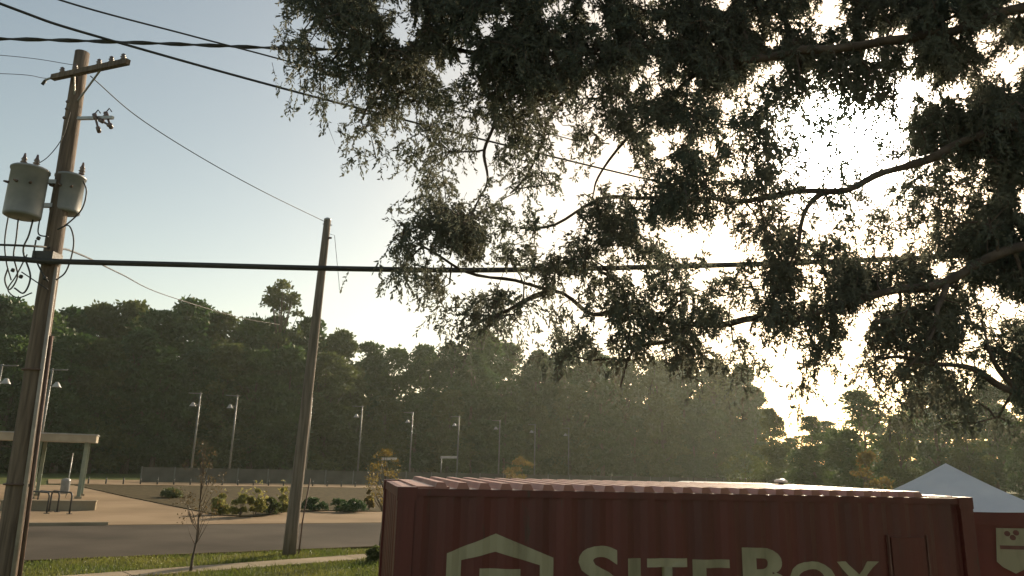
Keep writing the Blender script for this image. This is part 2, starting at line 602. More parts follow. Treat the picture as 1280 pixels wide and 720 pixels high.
def letter(ch, x0p, x1p, topp, zbase):
    cu = bpy.data.curves.new('letter', 'FONT')
    cu.body = ch
    cu.size = 1.0
    cu.offset = .028
    cu.resolution_u = 5
    ob = bpy.data.objects.new('letter', cu)
    COL.objects.link(ob)
    dg = bpy.context.evaluated_depsgraph_get()
    me = bpy.data.meshes.new_from_object(ob.evaluated_get(dg))
    bpy.data.objects.remove(ob)
    xa, zt_ = wall_px(x0p, topp)
    xb, _ = wall_px(x1p, topp)
    vx = [v.co.x for v in me.vertices]; vy = [v.co.y for v in me.vertices]
    lx, hx, ly, hy = min(vx), max(vx), min(vy), max(vy)
    bm = bmesh.new(); bm.from_mesh(me)
    for v in bm.verts:
        u, w = (v.co.x - lx) / (hx - lx), (v.co.y - ly) / (hy - ly)
        v.co = (xa + u * (xb - xa), 0, zbase + w * (zt_ - zbase))
    fit_to_wall(bm)
    m2 = bpy.data.meshes.new('letter')
    bm.to_mesh(m2); bm.free()
    link('letter', m2, 'cream', box)


zbase = wall_px(750, 757)[1]
for ch, a, b, tp in (('S', 725, 776, 682.5), ('I', 786, 803, 698.5), ('T', 810, 861, 698.5), ('E', 868, 914, 700), ('B', 930, 984, 685), ('O', 988, 1045, 702), ('X', 1046, 1102, 702.5)):
    letter(ch, a, b, tp, zbase)
# plain inset service door in the wall, framed by thin pale strips
dz = wall_px(1120, 669)[1]
sdoor = MB().box(DOORX[0] + .03, DOORX[1] - .03, .006, .05, .18, dz - .02).build('service_door', 'red', box)
for x in DOORX:
    MB().box(x - .008, x + .008, .002, .055, .17, dz).build('door_trim', 'trim', sdoor)
vx, vz = wall_px(1000, 617)
# mushroom vent standing near the far edge of the roof
vl = Vector((5.12, BOX_W - .35, BOX_H - .011))
vent = thing('roof_vent', 'small white mushroom vent standing on the red container roof', 'vent', BM @ vl, box_rz)
MB().lathe((0, 0, 0), [(.035, 0), (.035, .09)], 14).build('stem', 'dark', vent, True)
MB().lathe((0, 0, .085), [(.03, 0), (.085, .0), (.085, .02), (.05, .038), (.0, .045)], 18).build('cap', 'van', vent, True)


# ------------------------------------------------------------------ utility poles
YP = 14.0
tp, bp_ = at(103, 66, YP), at(23.5, 600, YP)
dv = (bp_ - tp)
foot = tp + dv * (tp.z / -dv.z)
lp = thing('utility_pole', 'tall brown wooden utility pole carrying two grey transformer cans', 'utility pole', foot)
F0 = foot


def rel(p):
    return Vector(p) - F0


def onpole(t):
    return rel(foot + (tp - foot) * t)


pole = MB().tube([onpole(k / 12) for k in range(13)], [.205 - .065 * k / 12 for k in range(13)], 16).build('pole', 'wood', lp, True)


def pole_t(py):                                       # fraction up the pole for a picture row
    best, bt = 1e9, 0
    for k in range(401):
        p = foot + (tp - foot) * (k / 400)
        c = p - CAM
        y = H / 2 - F * c.dot(CU) / c.dot(_f)
        if abs(y - py) < best:
            best, bt = abs(y - py), k / 400
    return bt


# conduits up the right side of the pole
side = Vector((1, -.25, 0)).normalized()
for off, mt_, top in ((side * .225 + Vector((0, -.05, 0)), 'pvc', 335), (Vector((.275, .0, 0)), 'rust', 420)):
    tt = pole_t(top)
    MB().tube([onpole(0) + off, onpole(tt * .5) + off * .9, onpole(tt) + off * .78], .038, 8).build('conduit', mt_, lp, True)
for k in range(2):
    q = onpole(.20 + k * .19)
    MB().lathe(q, [(.24 - .012 * k, -.015), (.24 - .012 * k, .015)], 16).build('band', 'rust', lp, True)

# top crossarm with insulators
ca, cb = rel(at(66, 97, YP - .05)), rel(at(160, 77, YP - 1.1))
cm = rel(at(104, 91, YP - .25))
MB().bar(ca, cb, .10, .11).build('crossarm', 'wood', lp)
for t_ in (.12, .30, .62, .78, .93):
    p = ca.lerp(cb, t_)
    ins = MB().lathe(p + Vector((0, 0, .05)), [(.02, 0), (.05, .02), (.03, .05), (.055, .07), (.03, .10), (.045, .12), (.015, .15)], 12).build('insulator', 'ceramic', lp, True)
MB().tube([ca, ca + Vector((-.12, .05, .0)), ca + Vector((-.22, .08, -.03))], .022, 8).build('dead_end_clamp', 'galv', lp, True)
MB().tube([ca + Vector((-.20, .08, -.03)), ca + Vector((-.26, .09, -.12))], .03, 8).build('dead_end_clamp', 'dark', lp, True)
for a_, b_ in ((.30, 87.0), (.68, 87.0)):
    MB().bar(ca.lerp(cb, a_), onpole(pole_t(132)), .03, .03).build('brace', 'galv', lp)
# side bracket with fuse cutouts
s0, s1 = rel(at(98, 148, YP - .15)), rel(at(141, 147, YP - .55))
MB().bar(s0, s1, .06, .06).build('bracket', 'galv', lp)
for (pa, pb) in (((118, 143), (124, 165)), ((132, 141), (139, 160)), ((125, 150), (139, 158))):
    a_, b_ = rel(at(*pa, YP - .45)), rel(at(*pb, YP - .5))
    mb = MB().tube([a_, a_.lerp(b_, .25), a_.lerp(b_, .3), a_.lerp(b_, .7), a_.lerp(b_, .75), b_], [.045, .045, .022, .022, .045, .04], 10)
    mb.build('fuse_cutout', 'ceramic', lp, True)
    MB().tube([a_, a_ + Vector((.06, 0, .10)), a_ + Vector((.13, -.02, .02))], .012, 6).build('jumper', 'wire', lp, True)
for pp in ((88, 128), (87, 137), (84, 148)):
    q = rel(at(*pp, YP - .12))
    MB().lathe(q, [(.02, 0), (.04, .02), (.02, .05), (.035, .07), (.01, .1)], 10, (-1, 0, .2)).build('insulator', 'ceramic', lp, True)


def transformer(px0, px1, pyt, pyb, Y, side_):
    tl, tr_, bl = at(px0, pyt, Y), at(px1, pyt, Y), at((px0 + px1) / 2 - 2, pyb, Y)
    r_ = (tr_ - tl).length / 2
    c = (tl + tr_) / 2
    h = c.z - bl.z
    base_ = rel(Vector((c.x - .02, c.y, c.z - h)))
    body = MB().lathe(base_, [(r_ * .86, 0), (r_ * .97, .02), (r_ * .98, .06), (r_ * .98, h - .06), (r_ * 1.04, h - .055), (r_ * 1.04, h - .02), (r_ * .96, h), (r_ * .4, h + .05), (0, h + .06)], 28).build('transformer_can', 'can', lp, True)
    for dx, dy in ((-.05, -.08), (.16, -.02)):
        MB().lathe(base_ + Vector((dx + side_ * .06, dy, h + .02)), [(.035, 0), (.06, .03), (.035, .06), (.065, .08), (.035, .12), (.055, .14), (.03, .19), (.016, .27)], 12).build('bushing', 'ceramic', body, True)
    MB().bar(base_ + Vector((0, 0, h * .75)), onpole(pole_t((pyt + pyb) / 2 - 14)), .12, .08).build('hanger', 'galv', body)
    MB().bar(base_ + Vector((0, 0, h * .25)), onpole(pole_t((pyt + pyb) / 2 + 16)), .12, .08).build('hanger', 'galv', body)
    for k in range(3):
        a_ = R(-130 + 40 * k)
        MB().lathe(base_ + Vector((math.cos(a_) * r_ * .97, math.sin(a_) * r_ * .97, h * .62)), [(.03, 0), (.025, .05), (.015, .09)], 8, (math.cos(a_), math.sin(a_), 0)).build('terminal', 'ceramic', body, True)
    return base_, r_, h


b1 = transformer(19, 61, 211, 272, YP - .45, -1)
b2 = transformer(73, 107, 220, 267, YP + .12, 1)


def hang(pts, Y, r_=.012, name='lead_wire', mtl='wire', dy=None):
    dy = dy or [0] * len(pts)
    P = [rel(at(x, y, Y + e_)) for (x, y), e_ in zip(pts, dy)]
    sm = catmull(P, 6)
    MB().tube(sm, r_, 6).build(name, mtl, lp, True)


def catmull(P, k):
    if len(P) < 3:
        return P
    o = []
    Q = [P[0] * 2 - P[1]] + list(P) + [P[-1] * 2 - P[-2]]
    for i in range(1, len(Q) - 2):
        for j in range(k):
            t = j / k
            a, b, c, d = Q[i - 1], Q[i], Q[i + 1], Q[i + 2]
            o.append(.5 * ((2 * b) + (c - a) * t + (2 * a - 5 * b + 4 * c - d) * t * t + (3 * b - a - 3 * c + d) * t ** 3))
    o.append(P[-1])
    return o


for pts, r_ in (([(20, 222), (12, 262), (6, 300), (8, 328), (14, 350)], .014),
                ([(23, 272), (20, 300), (17, 320), (22, 345), (12, 362), (6, 350), (10, 335)], .014),
                ([(42, 272), (36, 294), (29, 314), (38, 345), (30, 366), (18, 360)], .016),
                ([(50, 272), (48, 292), (60, 296)], .014),
                ([(45, 300), (43, 318), (52, 340), (60, 352)], .016),
                ([(34, 318), (20, 345), (10, 362), (22, 372), (40, 366)], .012),
                ([(27, 340), (45, 352), (60, 362)], .012),
                ([(104, 226), (108, 240), (102, 262), (84, 280), (72, 287)], .014),
                ([(74, 286), (86, 282), (92, 298), (90, 318), (82, 340), (70, 350)], .014),
                ([(41, 208), (60, 196), (78, 172), (88, 140)], .008)):
    hang(pts, YP - .3, r_)
for pp in ((15, 340), (47, 300), (25, 348), (55, 350)):
    q = rel(at(*pp, YP - .3))
    MB().lathe(q, [(.02, 0), (.035, .01), (.035, .06), (.02, .075)], 8, (.3, 0, 1)).build('connector', 'dark', lp, True)
# cable clamp where the heavy cable passes
MB().box(-.2, .2, -.16, .0, -.08, .08)
q = onpole(pole_t(325))
MB().box(q.x - .20, q.x + .20, q.y - .30, q.y + .02, q.z - .10, q.z + .10).build('cable_clamp', 'dark', lp)

# second, plainer pole
bp2 = Vector((*g(361, 695), 0)); Y2 = bp2.y
tp2 = at(409.5, 275, Y2)
p2 = thing('utility_pole', 'plain weathered wooden pole standing in the grass verge by the road', 'utility pole', bp2)
top2 = tp2 - bp2
MB().tube([top2 * (k / 10) for k in range(11)], [.20 - .085 * k / 10 for k in range(11)], 14).build('pole', 'wood2', p2, True)
MB().lathe(top2 - Vector((0, 0, .02)), [(.118, 0), (.118, .05), (.06, .09), (0, .10)], 12).build('pole_cap', 'galv', p2, True)
MB().tube([top2 * .985 + Vector((-.13, -.05, 0)), top2 * .985 + Vector((.15, .05, 0))], .018, 8).build('bolt', 'galv', p2, True)
MB().lathe(top2 * .94 + Vector((.10, -.05, 0)), [(.02, 0), (.045, .02), (.03, .06), (.04, .09), (.01, .12)], 10, (1, 0, 0)).build('insulator', 'ceramic', p2, True)
MB().tube([top2 * .955 + Vector((.1, 0, 0)), top2 * .955 + Vector((.28, 0, -.05)), top2 * .80 + Vector((.55, .2, 0)), top2 * .78 + Vector((.58, .2, 0))], .008, 5).build('ground_wire', 'wire', p2)
MB().tube([(.27, .05, 0), (.30, .05, 1.0), (.42, .05, 2.2)], .022, 8).build('guard_pipe', 'rust', p2, True)


# ------------------------------------------------------------------ wires
def wire(label, pts, r_, name='overhead_wire', sag=0.0, cat='wire', n=40, mtl='wire', twist=0):
    P = [at(*p) for p in pts]
    sm = []
    if len(P) == 2:
        for k in range(n + 1):
            t = k / n
            q = P[0].lerp(P[1], t); q.z -= sag * 4 * t * (1 - t)
            sm.append(q)
    else:
        sm = catmull(P, 16)
    o0 = sm[0].copy()
    w = MB().tube([q - o0 for q in sm], r_, 7)
    if twist:
        for ph in (0, math.pi):
            hp = []
            acc = 0
            for i, q in enumerate(sm):
                if i: acc += (q - sm[i - 1]).length
                a_ = acc * twist + ph
                hp.append(q - o0 + Vector((math.cos(a_) * .0, math.cos(a_) * r_ * 1.2, math.sin(a_) * r_ * 1.2)))
            w.tube(hp, r_ * .8, 6)
    o = w.build(name, mtl, None, True)
    o.location = o0
    return tag(o, label, cat)


wire('thick black bundled cable strung level past both wooden poles', [(-500, 318, 13.7), (-40, 322, 13.72), (66, 326.5, 13.72), (240, 331, 13.9), (420, 335.5, 14.1), (600, 337.5, 14.4), (800, 334, 14.7), (1000, 328, 15), (1250, 317, 15.3), (1700, 290, 16)], .056, 'overhead_cable', cat='cable')
wire('double black wire running nearly level above the transformer pole', [(-420, 42, 11), (0, 48.5, 12), (190, 54, 12.5), (375, 61, 13), (520, 63, 13.5), (900, 70, 15)], .020, twist=5)
wire('black wire sloping down steadily from the sky into the cedar, lower of two', [(-160, -60, 8.5), (20, 12, 9.6), (130, 48, 10.4), (420, 128, 12.6), (745, 209, 16), (1000, 268, 21)], .021)
wire('thin black wire sloping into the cedar, upper of two', [(-80, -60, 9), (75, 0, 10), (240, 45, 11.5), (365, 78, 12.8), (590, 141, 16), (720, 176, 19)], .015)
wire('thin wire slung from the transformer pole crossarm to the plain pole top', [(113, 95, YP - .3), (172, 146, 15.2), (250, 196, 16.9), (330, 240, 18.9), (408, 278, Y2)], .011)
wire('fine twisted service wire drooping from the transformer pole towards the woods', [(-60, 304, 12.5), (60, 309, YP - .2), (100, 318, 17), (150, 342, 24), (210, 370, 38), (300, 397, 62), (350, 406, 76)], .022)
wire('faint high wire ending at the crossarm beside two others', [(-300, 52, 11), (0, 69, 13), (98, 82, YP)], .006)
wire('faint high wire ending low on the crossarm', [(-300, 88, 11), (0, 92, 13), (58, 98, YP - .1)], .006)

# ------------------------------------------------------------------ lamp posts
LG = 'grey lamp posts in front of the woods'


def lamp_post(px_t, py_t, px_b, height, label, flip=-1, group=LG, Y=None):
    d_ = ray(px_t, py_t)
    if Y is None:
        Y = (height - CAM.z) / (d_.z / d_.y)
    top = at(px_t, py_t, Y)
    hh = top.z
    foot_ = Vector((top.x, Y, 0))
    t_ = thing('lamp_post', label, 'lamp post', foot_, 0, group)
    MB().tube([(0, 0, .3), (0, 0, hh)], [.115, .075], 10).build('pole', 'lamp', t_, True)
    MB().lathe((0, 0, 0), [(.24, 0), (.24, .38), (.19, .45), (.12, .46)], 14).build('base', 'walk', t_, True)
    MB().tube([(-.18 * flip, 0, hh - .12), (1.25 * flip, -.1, hh - .10)], .05, 8).build('arm', 'lamp', t_, True)
    br = MB().tube([(0, 0, hh - 1.35), (.42 * flip, -.1, hh - 1.28)], .045, 8).build('bracket', 'lamp', t_, True)
    lh = MB().lathe((.62 * flip, -.14, hh - 1.50), [(.34, 0), (.33, .06), (.24, .18), (.16, .34), (.10, .42), (0, .44)], 16).build('lamp_head', 'lampw', t_, True)
    MB().lathe((.62 * flip, -.14, hh - 1.515), [(.29, 0), (.30, .014)], 16).build('lens', 'glass', lh, True)
    return t_


HL = 9.3
row = [(251, 490.5, 'beyond the rust-leaved sapling'), (297, 493.5, 'second in the row, clear of the sapling'), (390, 497, 'just behind the plain wooden pole'),
       (453, 507, 'behind the yellow sapling'), (516, 515, 'over the corner of the container'), (574, 520, 'with a post and crossbar at its foot'),
       (625, 525, 'next to the low yellow tree'), (669, 530, 'last but one of the row'), (711, 534.5, 'last of the row')]
for x, y, s_ in row:
    lamp_post(x, y, 0, HL, 'slim grey lamp post with white bell head, ' + s_)
lamp_post(66, 460.5, 0, HL, 'slim grey lamp post rising behind the shelter, its head turned the other way', 1, Y=58)
lamp_post(3, 455, 0, HL, 'slim lamp post half hidden at the shelter end beside the utility pole', 1, Y=55)
for (x, y, xb, lab) in ((552, 571, 571, 'low grey post with short level crossbar beside a lamp post'), (478, 573, 496, 'low grey post with short crossbar behind the yellow sapling')):
    Yg = 92
    a_, b_ = at(x, y, Yg), at(xb, y, Yg)
    t_ = thing('gate_frame', lab, 'gate', (a_.x, Yg, 0))
    MB().tube([(0, 0, 0), (0, 0, a_.z)], .07, 8).build('post', 'lamp', t_, True)
    MB().bar((-.1, 0, a_.z - .05), (b_.x - a_.x, 0, b_.z - .05), .12, .30).build('crossbar', 'lampw', t_)

# ------------------------------------------------------------------ fence along the foot of the wood
fa, fb = Vector((*g(175, 604), 0)), Vector((12.0, 93.0, 0))
fdv = (fb - fa).normalized()
nf = 26
seg = 2.9
fence = thing('fence', 'long low grey panel fence in front of the woods', 'fence', fa, math.atan2(fdv.y, fdv.x))
pm = MB().box(.06, seg - .06, -.015, .015, .10, 1.45).mesh('panel')
pom = MB().box(-.05, .05, -.05, .05, 0, 1.56).mesh('post')
rlm = MB().box(.05, seg - .05, -.035, .035, 1.452, 1.51).mesh('rail')
for i in range(nf):
    for me, nme in ((pm, 'panel'), (pom, 'post'), (rlm, 'rail')):
        o = link(nme, me, 'fence' if nme != 'post' else 'lamp', fence)
        o.location = (i * seg, 0, 0)

# bollards along the far path
bl0, bl1 = Vector((*g(110, 605.5), 0)), Vector((*g(478, 609.8), 0))
bmm = None
cnt = 20
for i in range(cnt):
    p = bl0.lerp(bl1, i / (cnt - 1))
    if i == 0:
        proto = thing('bollard', 'short dark bollard along the edge of the pale far path', 'bollard', p, 0, 'bollards along the far path')
        MB().lathe((0, 0, 0), [(.06, 0), (.06, .48), (.045, .50), (.045, .54), (.06, .56), (.05, .62), (0, .65)], 10).build('post', 'dark', proto, True)
        MB().lathe((0, 0, .501), [(.056, 0), (.056, .035)], 10).build('band', 'lampw', proto, True)
    else:
        c = copy_tree(proto); c.location = p

# ------------------------------------------------------------------ shelter, bench, racks, bin
sp = Vector((*g(97.5, 623.5), 0)); Ys = sp.y
zr0, zr1 = at(103, 553, Ys).z, at(103, 544, Ys).z
sh = thing('picnic_shelter', 'flat-roofed open picnic shelter on green-grey posts', 'shelter', sp, R(27))
xr = .50
xl = -9.0
rf = MB().box(xl, xr, -.55, 4.0, zr0, zr1).build('roof', 'shelter', sh)
MB().box(xl - .05, xr + .05, -.60, 4.05, zr1 + .002, zr1 + .07).build('roof_edge', 'lampw', rf)
for x, y in ((0, 0), (-2.45, 0), (-5.6, 0), (0, 3.4), (-2.45, 3.4), (-5.6, 3.4)):
    MB().box(x - .10, x + .10, y - .10, y + .10, 0.0, zr0 - .002).build('post', 'green', sh)
    MB().box(x - .2, x + .2, y - .2, y + .2, 0.0, .14).build('post_foot', 'walk', sh)
bp0 = at(84, 600, 47)
binn = thing('litter_bin', 'grey litter bin on a thin post beneath the shelter roof', 'bin', (bp0.x, 47, 0))
zt = at(84, 566, 47).z
MB().tube([(0, .15, 0), (0, .15, zt)], .035, 8).build('post', 'galv', binn, True)
MB().lathe((0, -.1, .25), [(.20, 0), (.24, .05), (.26, .75), (.27, .80), (.20, .90), (0, .95)], 14).build('body', 'can', binn, True)
bb0, bb1 = Vector((*g(30, 638.5), 0)), Vector((*g(118, 638.5), 0))
dvv = bb1 - bb0
bench = thing('bench_wall', 'long low grey concrete bench wall behind the bike racks', 'bench', bb0, math.atan2(dvv.y, dvv.x))
zt = at(74, 625.5, (bb0.y + bb1.y) / 2).z
MB().box(-1.0, dvv.length, 0, .5, 0, zt - .07).build('base', 'walk', bench)
MB().box(-1.03, dvv.length + .03, -.03, .53, zt - .068, zt).build('seat', 'walk', bench)
for i, (xa, xb, yb, lab) in enumerate(((32, 58, 642.5, 'dark steel bike rack hoop nearest the utility pole'), (45, 71, 640.5, 'dark steel bike rack hoop, middle of three'), (61, 86.5, 643, 'dark steel bike rack hoop at the open end of three'))):
    a_, b_ = Vector((*g(xa, yb - 3), 0)), Vector((*g(xb, yb), 0))
    dv_ = b_ - a_; wv = dv_.length
    hr = at((xa + xb) / 2, 614, (a_.y + b_.y) / 2).z
    t_ = thing('bike_rack', lab, 'bike rack', a_, math.atan2(dv_.y, dv_.x), 'bike rack hoops on the plaza')
    pts = [Vector((0, 0, .0)), Vector((0, 0, hr - .25))]
    pts += [Vector((.2 - .2 * math.cos(k * math.pi / 12), 0, hr - .22 + .2 * math.sin(k * math.pi / 12))) for k in range(1, 7)]
    pts += [Vector((wv - .2 + .2 * math.sin(k * math.pi / 12), 0, hr - .22 + .2 * math.cos(k * math.pi / 12))) for k in range(0, 6)]
    pts += [Vector((wv, 0, hr - .25)), Vector((wv, 0, 0))]
    MB().tube(pts, .038, 8).build('hoop', 'dark', t_, True)
    for x in (0, wv):
        MB().box(x - .09, x + .09, -.09, .09, .016, .04).build('foot_plate', 'dark', t_)

# ------------------------------------------------------------------ pop-up tent
YT = 14.6
pk = at(1182, 579, YT)
ev = at(1222, 637, 13.35).z
tent = thing('canopy_tent', 'white peaked pop-up canopy tent behind the container end', 'tent', (pk.x, pk.y, 0), R(-30))
hwid, zev, zpk = 1.46, ev + .02, pk.z
cor = [Vector((-hwid, -hwid, zev)), Vector((hwid, -hwid, zev)), Vector((hwid, hwid, zev)), Vector((-hwid, hwid, zev))]
mb = MB()
nseg = 10
for k in range(4):
    a_, b_ = cor[k], cor[(k + 1) % 4]
    grid = []
    for i in range(nseg + 1):
        t_ = i / nseg
        ln = []
        for j in range(nseg + 1):
            s_ = j / nseg
            p = a_.lerp(b_, s_).lerp(Vector((0, 0, zpk)), t_)
            p.z -= .16 * math.sin(math.pi * s_) * (1 - t_) * .35 + .03 * math.sin(math.pi * t_)
            ln.append(p)
        grid.append(ln)
    for i in range(nseg):
        for j in range(nseg):
            mb.add([grid[i][j], grid[i][j + 1], grid[i + 1][j + 1], grid[i + 1][j]], [(0, 1, 2, 3)])
top_c = mb.build('canopy', 'canvas', tent, True)
for k in range(4):
    a_, b_ = cor[k], cor[(k + 1) % 4]
    vs = []
    for j in range(13):
        p = a_.lerp(b_, j / 12)
        zd = .056 * math.sin(math.pi * j / 12)
        vs += [Vector((p.x * 1.005, p.y * 1.005, p.z - zd)), Vector((p.x * 1.012, p.y * 1.012, p.z - .24 - zd * .3))]
    MB().add(vs, [(2 * j, 2 * j + 1, 2 * j + 3, 2 * j + 2) for j in range(12)]).build('valance', 'canvas' if k not in (0,) else 'tentred', tent, True)
    MB().box(a_.x * .975 - .03, a_.x * .975 + .03, a_.y * .975 - .03, a_.y * .975 + .03, 0, zev - .03).build('leg', 'lampw', tent)
# red side wall hung below the eave
mb = MB()
vs = []
for j in range(41):
    x = -hwid * .95 + 2 * hwid * .95 * j / 40
    yy = -hwid * .985 + .018 * math.sin(j * 1.3)
    vs += [(x, yy, zev - .10), (x, yy, .06)]
sw_ = mb.add(vs, [(2 * j, 2 * j + 1, 2 * j + 3, 2 * j + 2) for j in range(40)]).build('side_wall', 'tentred', tent, True)
tm = Matrix.Translation((pk.x, pk.y, 0)) @ Matrix.Rotation(R(-30), 4, 'Z')
ti = tm.inverted(); cl = ti @ CAM


def tent_px(px, py):
    d_ = ti.to_3x3() @ ray(px, py)
    t_ = (-hwid * 1.03 - cl.y) / d_.y
    p = cl + d_ * t_
    return Vector((p.x, -hwid * 1.03, p.z))


shp = [tent_px(*p) for p in ((1245, 660), (1296, 661), (1295, 703), (1285, 710), (1270, 717), (1254, 709), (1246, 702))]
n_ = len(shp)
back = [p + Vector((0, .01, 0)) for p in shp]
MB().add(shp + back, [tuple(reversed(range(n_))), tuple(range(n_, 2 * n_))] + [(i, (i + 1) % n_, (i + 1) % n_ + n_, i + n_) for i in range(n_)]).build('shield_emblem', 'cream', sw_)
for cx_, cy_ in ((1259, 667), (1270, 666), (1266, 672)):
    c = tent_px(cx_, cy_) + Vector((0, -.002, 0))
    MB().lathe(c, [(.045, 0), (.045, .003)], 10, (0, -1, 0)).build('emblem_mark', 'emblem', sw_)
c0, c1 = tent_px(1250, 684), tent_px(1291, 685)
MB().bar(c0 + Vector((0, -.003, 0)), c1 + Vector((0, -.003, 0)), .004, .06).build('emblem_mark', 'emblem', sw_)

# ------------------------------------------------------------------ white van beyond the container
YV = 33.0
vl_, vr_ = at(803, 608, YV), at(985, 612, YV)
VH = at(915, 603.8, YV).z
van = thing('parked_van', 'white van parked beyond the container, mostly its roof showing', 'van', (vl_.x, YV, 0), R(-1))
VL = vr_.x - vl_.x
VW = 1.95
prof = [(0.0, .35), (0.0, .85), (.10, 1.05), (.95, 1.22), (1.55, VH - .22), (1.75, VH - .06), (2.1, VH), (VL - .5, VH + .01), (VL - .08, VH - .06), (VL, VH - .25), (VL, .35)]
pn = len(prof)
ins_ = lambda z: .14 * max(0, (z - 1.1)) / max(VH - 1.1, .1)
vs = [(x, ins_(z), z) for x, z in prof] + [(x, VW - ins_(z), z) for x, z in prof]
body = MB().add(vs, [tuple(range(pn)), tuple(reversed(range(pn, 2 * pn)))] + [(i, i + pn, (i + 1) % pn + pn, (i + 1) % pn) for i in range(pn)]).build('body', 'van', van)
bv = body.modifiers.new('bevel', 'BEVEL'); bv.width = .06; bv.segments = 2
for xc in (.95, VL - 1.2):
    for yc in (-.01, VW - .21):
        w_ = MB().lathe((xc, yc, .34), [(.0, 0), (.33, .0), (.34, .03), (.34, .19), (.33, .22), (0, .22)], 20, (0, 1, 0)).build('wheel', 'dark', van, True)
        MB().lathe((xc, yc - .004, .34), [(0, 0), (.2, 0), (.2, .228), (0, .228)], 16, (0, 1, 0)).build('rim', 'galv', w_, True)
for y_, sg in ((-.004, 1), (VW + .004, -1)):
    MB().add([(1.15, y_ + sg * ins_(1.2), 1.22), (2.15, y_ + sg * ins_(1.2), 1.22), (2.15, y_ + sg * ins_(VH - .3), VH - .3), (1.72, y_ + sg * ins_(VH - .3), VH - .3)], [(0, 1, 2, 3)]).build('side_window', 'glass', van)
MB().add([(1.0, .2, 1.26), (1.53, .3, VH - .25), (1.53, VW - .3, VH - .25), (1.0, VW - .2, 1.26)], [(0, 1, 2, 3)]).build('windscreen', 'glass', van).location = (-.02, 0, .03)
for y_ in (.18, VW - .42):
    MB().box(-.02, .05, y_, y_ + .24, .72, .9).build('headlight', 'lampw', van)
MB().tube([(2.4, VW * .4, VH), (2.4, VW * .4, VH + .22)], .015, 6).build('aerial', 'dark', van)


# ------------------------------------------------------------------ broadleaf trees and shrubs
def crown_mesh(seed, h, r, n_leaf, leaf, material, z_lo=.22, blobs=46, airy=0.0, shape=1.0, name='crown'):
    """leaf faces on the outside of many uneven clumps; unit metres"""
    rg = np.random.default_rng(seed)
    cen, rad = [], []
    for _ in range(blobs):
        u = rg.uniform()
        z = h * (z_lo + (1 - z_lo) * u)
        env = r * (math.sin(math.pi * min(1, (.12 + .88 * u)) ** shape) ** .6) * (1 - .25 * u)
        a = rg.uniform(0, 2 * math.pi)
        rr = env * math.sqrt(rg.uniform(.1, 1)) * .85
        s_ = r * rg.uniform(.18, .38) * (1 - .35 * u)
        cen.append((math.cos(a) * rr, math.sin(a) * rr, min(z, h - s_ * .75)))
        rad.append(s_)
    cen, rad = np.array(cen), np.array(rad)
    w_ = rad ** 2 / np.sum(rad ** 2)
    idx = rg.choice(blobs, n_leaf, p=w_)
    dd = rnd_dirs(rg, n_leaf)
    dd[:, 2] = np.where(dd[:, 2] < -.3, -dd[:, 2], dd[:, 2])
    rr = rad[idx, None] * (rg.uniform(.45 - .3 * airy, 1.0, (n_leaf, 1)) ** .5) * rg.normal(1, .18, (n_leaf, 1))
    pos = cen[idx] + dd * rr * np.array([1.05, 1.05, .85])
    ld = dd * .5 + rnd_dirs(rg, n_leaf)
    ld /= np.linalg.norm(ld, axis=1, keepdims=True)
    return quads(name, leaf_quads(rg, pos, ld, leaf, leaf * .62), material, False), cen, rad


def trunk_mesh(seed, h, r, cen, bare=.5, nl=12, rmax=None):
    rg = random.Random(seed)
    mb = MB()
    pts = []
    x = y = 0
    for k in range(9):
        pts.append(Vector((x, y, h * .82 * k / 8)))
        x += rg.uniform(-.02, .02) * h * .5; y += rg.uniform(-.02, .02) * h * .5
    R0 = rmax or h * .018
    mb.tube(pts, [R0 * (1.25 if k == 0 else 1) * (1 - .85 * k / 8) for k in range(9)], 8)
    order = list(range(len(cen))); rg.shuffle(order)
    for i in order[:nl]:
        c = Vector(cen[i])
        t_ = min(.95, max(.25, c.z / (h * .82) - .22))
        p = pts[int(t_ * 8)]
        mid = p.lerp(c, .5) + Vector((0, 0, -.03 * h + rg.uniform(0, .05) * h))
        mb.tube([p, mid, c], [R0 * .42 * (1 - t_ * .6), R0 * .25, R0 * .06], 5)
    return mb.mesh('trunk', True)


variants = []
for i in range(7):
    mt_ = ['leafA', 'leafB', 'leafA', 'leafC', 'leafB', 'leafA', 'leafC'][i]
    rr = [5.2, 5.8, 4.6, 5.4, 6.2, 5.0, 4.8][i]
    cm_, cen, rad = crown_mesh(100 + i, 20, rr, 11000, .58, mt_, z_lo=[.03, .06, .10, .02, .06, .12, .04][i], blobs=80, airy=.25, shape=[1, .9, 1.1, 1, .85, 1.2, 1][i])
    variants.append((cm_, trunk_mesh(200 + i, 20, rr, cen)))
TG = 'trees of the dense wood behind the fence'
TCOL = ['dark green', 'mid green', 'olive green']
RANK = {'sky': 'tall %s tree of the dense wood whose top meets the sky', 'front': 'shorter %s tree in the front rank of the dense wood', 'back': 'far %s tree seen between the tops of the dense wood'}
TK = [0, 1, 0, 2, 1, 0, 2]


def place_tree(px, ytop, Y, vi, rz, wide=1.0, name='woodland_tree', label=None, group=None, rank='sky'):
    p = at(px, ytop, Y)
    s_ = p.z / 20.0
    t_ = thing(name, label or RANK[rank] % TCOL[TK[vi]], 'tree', (p.x, Y, 0), rz, group if label else TG + ', %s %s' % (TCOL[TK[vi]], rank))
    cm_, tm_ = variants[vi]
    c = link('crown', cm_, None, t_); k = link('trunk', tm_, 'bark', t_)
    for o in (c, k):
        o.scale = (s_ * wide, s_ * wide, s_)
    return t_


